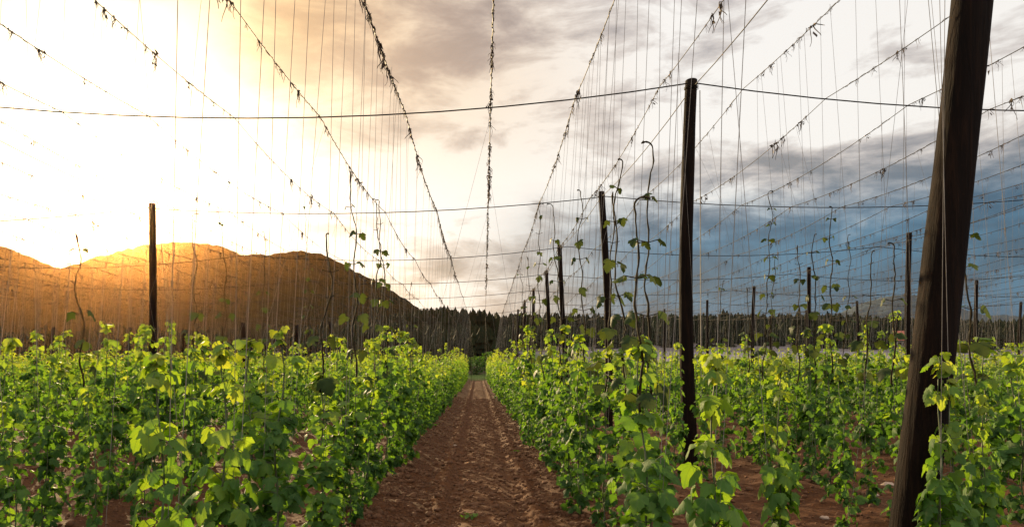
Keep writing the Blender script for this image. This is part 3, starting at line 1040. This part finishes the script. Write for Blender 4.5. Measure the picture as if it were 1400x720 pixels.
extra(1284, 4.15, UMB[1], 'hop plant climbing up the foot of the big leaning post')
for px_, d_, m_, l_ in ((58, 5.9, 0, 'slim leafy hop plant at the lower edge close to the sunny corner of the field'), (140, 5.3, 5, 'slim leafy hop plant second in from the sunny corner at the lower edge'),
                        (196, 6.4, 3, 'taller slim hop plant standing behind the lower edge under the lone post'), (262, 5.0, 1, 'slim leafy hop plant at the lower edge below the hill crest'),
                        (20, 5.2, 3, 'leafy hop plant in the very corner of the field on the sunny side')):
    extra(px_, d_, NEAR[m_], l_, sc=.92)
extra(922, 9.6, NEAR[3], 'leafy hop plant just left of the foot of the full-height post')
extra(962, 9.9, NEAR[1], 'leafy hop plant just right of the foot of the full-height post')
extra(1305, 4.3, UMB[2], 'hop plant with hanging leaves against the right side of the leaning post', sc=.9)
extra(1066, 4.5, UMB[4], 'hop plant with large drooping whorls between the full-height post and the leaning post', sc=.95)
extra(1160, 6.6, NEAR[0], 'leafy hop plant standing alone just left of the leaning post', sc=.9)
extra(1262, 4.75, NEAR[5], 'hop plant partly hidden behind the foot of the big leaning post', sc=.9)
extra(1345, 4.6, UMB[3], 'hop plant with pale leaves just right of the leaning post', sc=.9)

# all the remaining plants as one mass
g = Geo(); gsx = Geo()
for i, c in enumerate(REST):
    d, x, j, n, rv = c
    V, fs, A = FAR[i % 5]
    r = np.random.default_rng(9000 + i)
    a = r.uniform(0, 6.28); sc = r.uniform(.9, 1.15); sz = sc * r.uniform(.85, 1.2)
    W = np.stack([(V[:, 0] * math.cos(a) - V[:, 1] * math.sin(a)) * sc, (V[:, 0] * math.sin(a) + V[:, 1] * math.cos(a)) * sc, V[:, 2] * sz], 1)
    z = gz(x, d)
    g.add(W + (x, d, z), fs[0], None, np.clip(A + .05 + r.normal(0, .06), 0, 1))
    for tgt in string_targets(x, d, j, rv)[:1]:
        gsx.tube(np.array([(x, d, z), tgt]), (.0020 + .00001 * d), 3, cap=False)
tag(g.build('far_hop_plants', M['hop_leaf']), 'mass of small far hop plants filling the back of the field', 'hop plants', kind='stuff')
# bare strings at the end of the field
for k in range(-26, 34):
    for q in range(3):
        d = RNG.uniform(56, 63); p = wire_at(k, d)
        gsx.tube(np.array([p, (p[0] + RNG.normal(0, .4), d + RNG.uniform(-.5, 3), gz(p[0], d))]), .0035, 3, cap=False)
tag(gsx.build('far_support_strings', M['twine']), 'pale strings rising from the far hop plants to the wires', 'strings', kind='stuff')

# small weeds on the path
for q, (px, py, lab) in enumerate([(643, 708, 'small green weed on the dirt path near the lower edge of the photo'), (596, 588, 'tiny green weed growing halfway along the dirt path'), (706, 618, 'small weed beside the tyre mark on the path edge')]):
    d = EYE * F / (py - HZ); x = (px - CX) * d / F
    gw = Geo(); r = np.random.default_rng(60 + q)
    for _ in range(16):
        a = r.uniform(0, 6.28)
        add_leaf(gw, 1, np.array([r.normal(0, .04), r.normal(0, .04), r.uniform(.01, .05)]), hdir(a, r.uniform(.1, .9)), r.uniform(.03, .06), r.uniform(.35, .7), r)
    o = gw.build('weed', M['hop_leaf']); o.location = (x, d, gz(x, d)); tag(o, lab, 'weed', 'weeds on the path')

# ------------------------------------------------------------------ shrubs, forest, farmhouse, hills
def shrub(px, d, hgt, wid, seed, label):
    r = np.random.default_rng(seed); x = (px - CX) * d / F; gl = Geo()
    for _ in range(520):
        u = r.normal(0, 1, 3); u /= np.linalg.norm(u); rr = r.uniform(.45, 1.05) ** .6
        p = np.array([u[0] * wid * rr, u[1] * wid * rr, hgt * .52 + u[2] * hgt * .5 * rr])
        add_leaf(gl, 2, p, hdir(r.uniform(0, 6.28), r.uniform(-1, .4)), r.uniform(.14, .26), r.uniform(0, .12), r)
    root = link_obj('shrub', None); root.location = (x, d, gz(x, d))
    gl.build('crown', M['hop_leaf'], root)
    gt = Geo(); 
    for q in range(3): gt.tube(np.array([(0, 0, -.1), (r.normal(0, .2), r.normal(0, .2), hgt * .4), (r.normal(0, .5), r.normal(0, .5), hgt * .8)]), (.07, .05, .02), 5)
    gt.build('trunk', M['dark_wood'], root)
    tag(root, label, 'shrub', 'shrubs at the end of the path')


shrub(651, 82, 2.2, 1.1, 1, 'round green shrub closing the far end of the path')
shrub(632, 82, 2.4, 1.2, 2, 'low dark shrub just left of the round shrub at the path end')
shrub(669, 84, 2.6, 1.3, 3, 'low dark shrub just right of the round shrub at the path end')


def conifer(g, x, y, z, H, R, r):
    lv = 5; n = 8
    tint = r.uniform(0, 1)
    for i in range(lv):
        k = i / lv
        zt = z + H * (k + .38) if i < lv - 1 else z + H
        zb = z + H * (.06 + k * .92)
        rad = R * (1 - k) ** .85 + .12
        a = np.arange(n) * 6.283 / n + r.uniform(0, 6)
        rr = rad * r.uniform(.55, 1.2, n)
        ring = np.stack([x + rr * np.cos(a), y + rr * np.sin(a), zb + r.uniform(-.25, .25, n) * H * .08], 1)
        V = np.concatenate([ring, [[x + r.normal(0, .05), y, zt]]])
        g.add(V, [(q, (q + 1) % n, n) for q in range(n)], None, np.clip(tint + .15 * k, 0, 1))


g = Geo(); r = np.random.default_rng(4242)
for i in range(3000):
    px = r.uniform(470, 1500) if r.uniform() < .68 else r.uniform(-120, 640)
    y = 136 + 70 * r.uniform() ** 1.3
    if px < 700 and r.uniform() < .6: y = r.uniform(98, 140)
    elif r.uniform() < .2: y = r.uniform(118, 140)
    x = (px - CX) * y / F
    z = gz(x, y)
    topy = float(np.interp(px, [-100, 400, 560, 600, 720, 850, 950, 1150, 1250, 1450], [452, 446, 424, 418, 428, 430, 428, 428, 434, 438]))
    ztop = EYE + (HZ - topy) * y / F + r.normal(0, .3) + r.exponential(.28) - .5
    if y < 136: ztop = z + r.uniform(2.0, 4.5) if px > 560 else min(ztop, z + r.uniform(2.5, 5.0))
    H = ztop - z
    if H < 1.8: continue
    conifer(g, x, y, z - .2, H, H * r.uniform(.16, .24) + .7, r)
tag(g.build('conifer_forest', M['forest'], smooth=False), 'dark conifer wood along the horizon behind the field', 'wood', kind='stuff')


def house(px, py, d):
    p = at(px, py, d); root = link_obj('farmhouse', None); z0 = gz(p[0], d)
    root.location = (p[0], d, z0)
    w_, l_, h_, rf = 3.0, 2.2, p[2] - z0 - 1.2, 1.6
    V = [(-w_, -l_, -1), (w_, -l_, -1), (w_, l_, -1), (-w_, l_, -1), (-w_, -l_, h_), (w_, -l_, h_), (w_, l_, h_), (-w_, l_, h_), (-w_, 0, h_ + rf), (w_, 0, h_ + rf)]
    link_mesh('wall', V, [[(0, 1, 5, 4), (1, 2, 6, 5), (2, 3, 7, 6), (3, 0, 4, 7)], [(4, 8, 7), (5, 6, 9)]], M['render_wall'], root, smooth=False)
    e, tk = .35, .14
    R = []
    for s in (-1, 1):
        for (yy, zz) in ((0, h_ + rf + .03), (s * (l_ + e), h_ - rf * e / l_ + .03)):
            for xx in (-w_ - e, w_ + e):
                R.append((xx, yy, zz)); R.append((xx, yy, zz + tk))
    fs = []
    for b in (0, 8): fs += [(b + 1, b + 3, b + 7, b + 5), (b, b + 4, b + 6, b + 2), (b + 4, b + 5, b + 7, b + 6), (b, b + 1, b + 5, b + 4), (b + 2, b + 6, b + 7, b + 3)]
    link_mesh('roof', R, [np.array(fs)], M['roof_tile'], root, smooth=False)
    for xx in (-1.6, 0, 1.6):
        q = [(xx - .35, -l_ - .02, h_ - 1.5), (xx + .35, -l_ - .02, h_ - 1.5), (xx + .35, -l_ - .02, h_ - .5), (xx - .35, -l_ - .02, h_ - .5)]
        b = [(a_, -l_ - .06, c_) for a_, _, c_ in q]
        link_mesh('window', q + b, [[(4, 5, 6, 7), (0, 1, 5, 4), (1, 2, 6, 5), (2, 3, 7, 6), (3, 0, 4, 7)]], M['rusty_wire'], root, smooth=False)
    tag(root, 'small far house with a red roof at the wood edge, left of the leaning post', 'house')


house(1232, 456, 132)


def hill(name, ridge, dr, d0, d1, mat, step, rough, x0, x1):
    rx = [(px - CX) * dr / F for px, _ in ridge]; rz = [EYE + (HZ - py) * dr / F for _, py in ridge]
    xs = np.arange(x0, x1, step); ys = np.arange(d0, d1, step * 1.2)
    X, Y = np.meshgrid(xs, ys)
    # the ridge is not straight: it wanders in depth, spurs run down from it
    R = np.interp(X + 14 * (fbm(X * .01, Y * .01, 3, 33) - .5) * sstep(0, .4, np.abs(Y - dr) / dr), rx, rz)
    prof = np.where(Y < dr, sstep(d0, dr + 8, Y) ** .9, 1 - sstep(dr - 8, d1, Y))
    spur = 1 + .22 * (fbm(X * .012, Y * .006, 3, 21) - .5) * 2 * np.clip(1 - prof, 0, 1)
    Z = R * prof * spur + (fbm(X * .09, Y * .09, 2, 8) - .5) * rough * 1.6 + (hash2(np.round(X * 7), np.round(Y * 7), 3) - .5) * rough - 2 * (1 - prof)
    n_, m_ = X.shape
    idx = np.arange(n_ * m_).reshape(n_, m_)
    Q = np.stack([idx[:-1, :-1], idx[:-1, 1:], idx[1:, 1:], idx[1:, :-1]], -1).reshape(-1, 4)
    base = height(X, Y)
    tag(link_mesh(name, np.stack([X, Y, np.maximum(Z, base * 0 + Z)], -1).reshape(-1, 3), [Q], mat), kind='structure')


LEFT = [(-500, 330), (-250, 318), (-60, 322), (0, 338), (30, 350), (75, 366), (115, 374), (150, 362), (205, 342), (245, 334), (290, 337), (340, 350), (375, 354), (415, 346), (440, 349), (470, 364),
        (505, 381), (540, 400), (565, 416), (590, 438), (620, 470), (680, 500), (760, 510)]
hill('hill', LEFT, 430, 215, 700, M['hill'], 2.6, 2.2, -560, 60)
FARR = [(1000, 470), (1120, 438), (1160, 424), (1185, 413), (1215, 405), (1245, 404), (1265, 413), (1290, 422), (1330, 430), (1420, 436), (1500, 470)]
hill('far_hill', FARR, 1050, 760, 1400, M['far_hill'], 6, 3.5, 380, 980)

# ------------------------------------------------------------------ haze box added for the sun-flare glow
V = []
x0, x1, y0, y1, z0, z1 = -1750, 1750, -55, 1500, -3.5, 125
V = [(x0, y0, z0), (x1, y0, z0), (x1, y1, z0), (x0, y1, z0), (x0, y0, z1), (x1, y0, z1), (x1, y1, z1), (x0, y1, z1)]
hz = bpy.data.materials.new('glow_haze'); hz.use_nodes = True
t = NT(hz.node_tree)
t.n.remove(t.n['Principled BSDF'])
pv = t.node('ShaderNodeVolumePrincipled')
pv.inputs['Color'].default_value = (1, .50, .18, 1)  # orange scattering colour stands in for the flare around the sun
pv.inputs['Density'].default_value = .00006
pv.inputs['Anisotropy'].default_value = .94
t.l.new(pv.outputs[0], t.n['Material Output'].inputs['Volume'])
o = link_mesh('haze', V, [[(0, 3, 2, 1), (4, 5, 6, 7), (0, 1, 5, 4), (1, 2, 6, 5), (2, 3, 7, 6), (3, 0, 4, 7)]], hz, smooth=False)
tag(o, kind='stuff', label='orange tinted air added for the sun glow over the field and hills', cat='haze')

# ------------------------------------------------------------------ render settings
scene.render.engine = 'CYCLES'
cy = scene.cycles
cy.max_bounces = 7; cy.diffuse_bounces = 3; cy.transmission_bounces = 5; cy.glossy_bounces = 2; cy.volume_bounces = 0; cy.transparent_max_bounces = 8
cy.use_denoising = True
try: cy.denoiser = 'OPENIMAGEDENOISE'
except Exception: pass
cy.sample_clamp_indirect = 6
vs_ = scene.view_settings
scene.display_settings.display_device = 'sRGB'
vs_.view_transform = 'Standard'; vs_.look = 'None'; vs_.exposure = EV; vs_.gamma = 1; vs_.use_curve_mapping = False
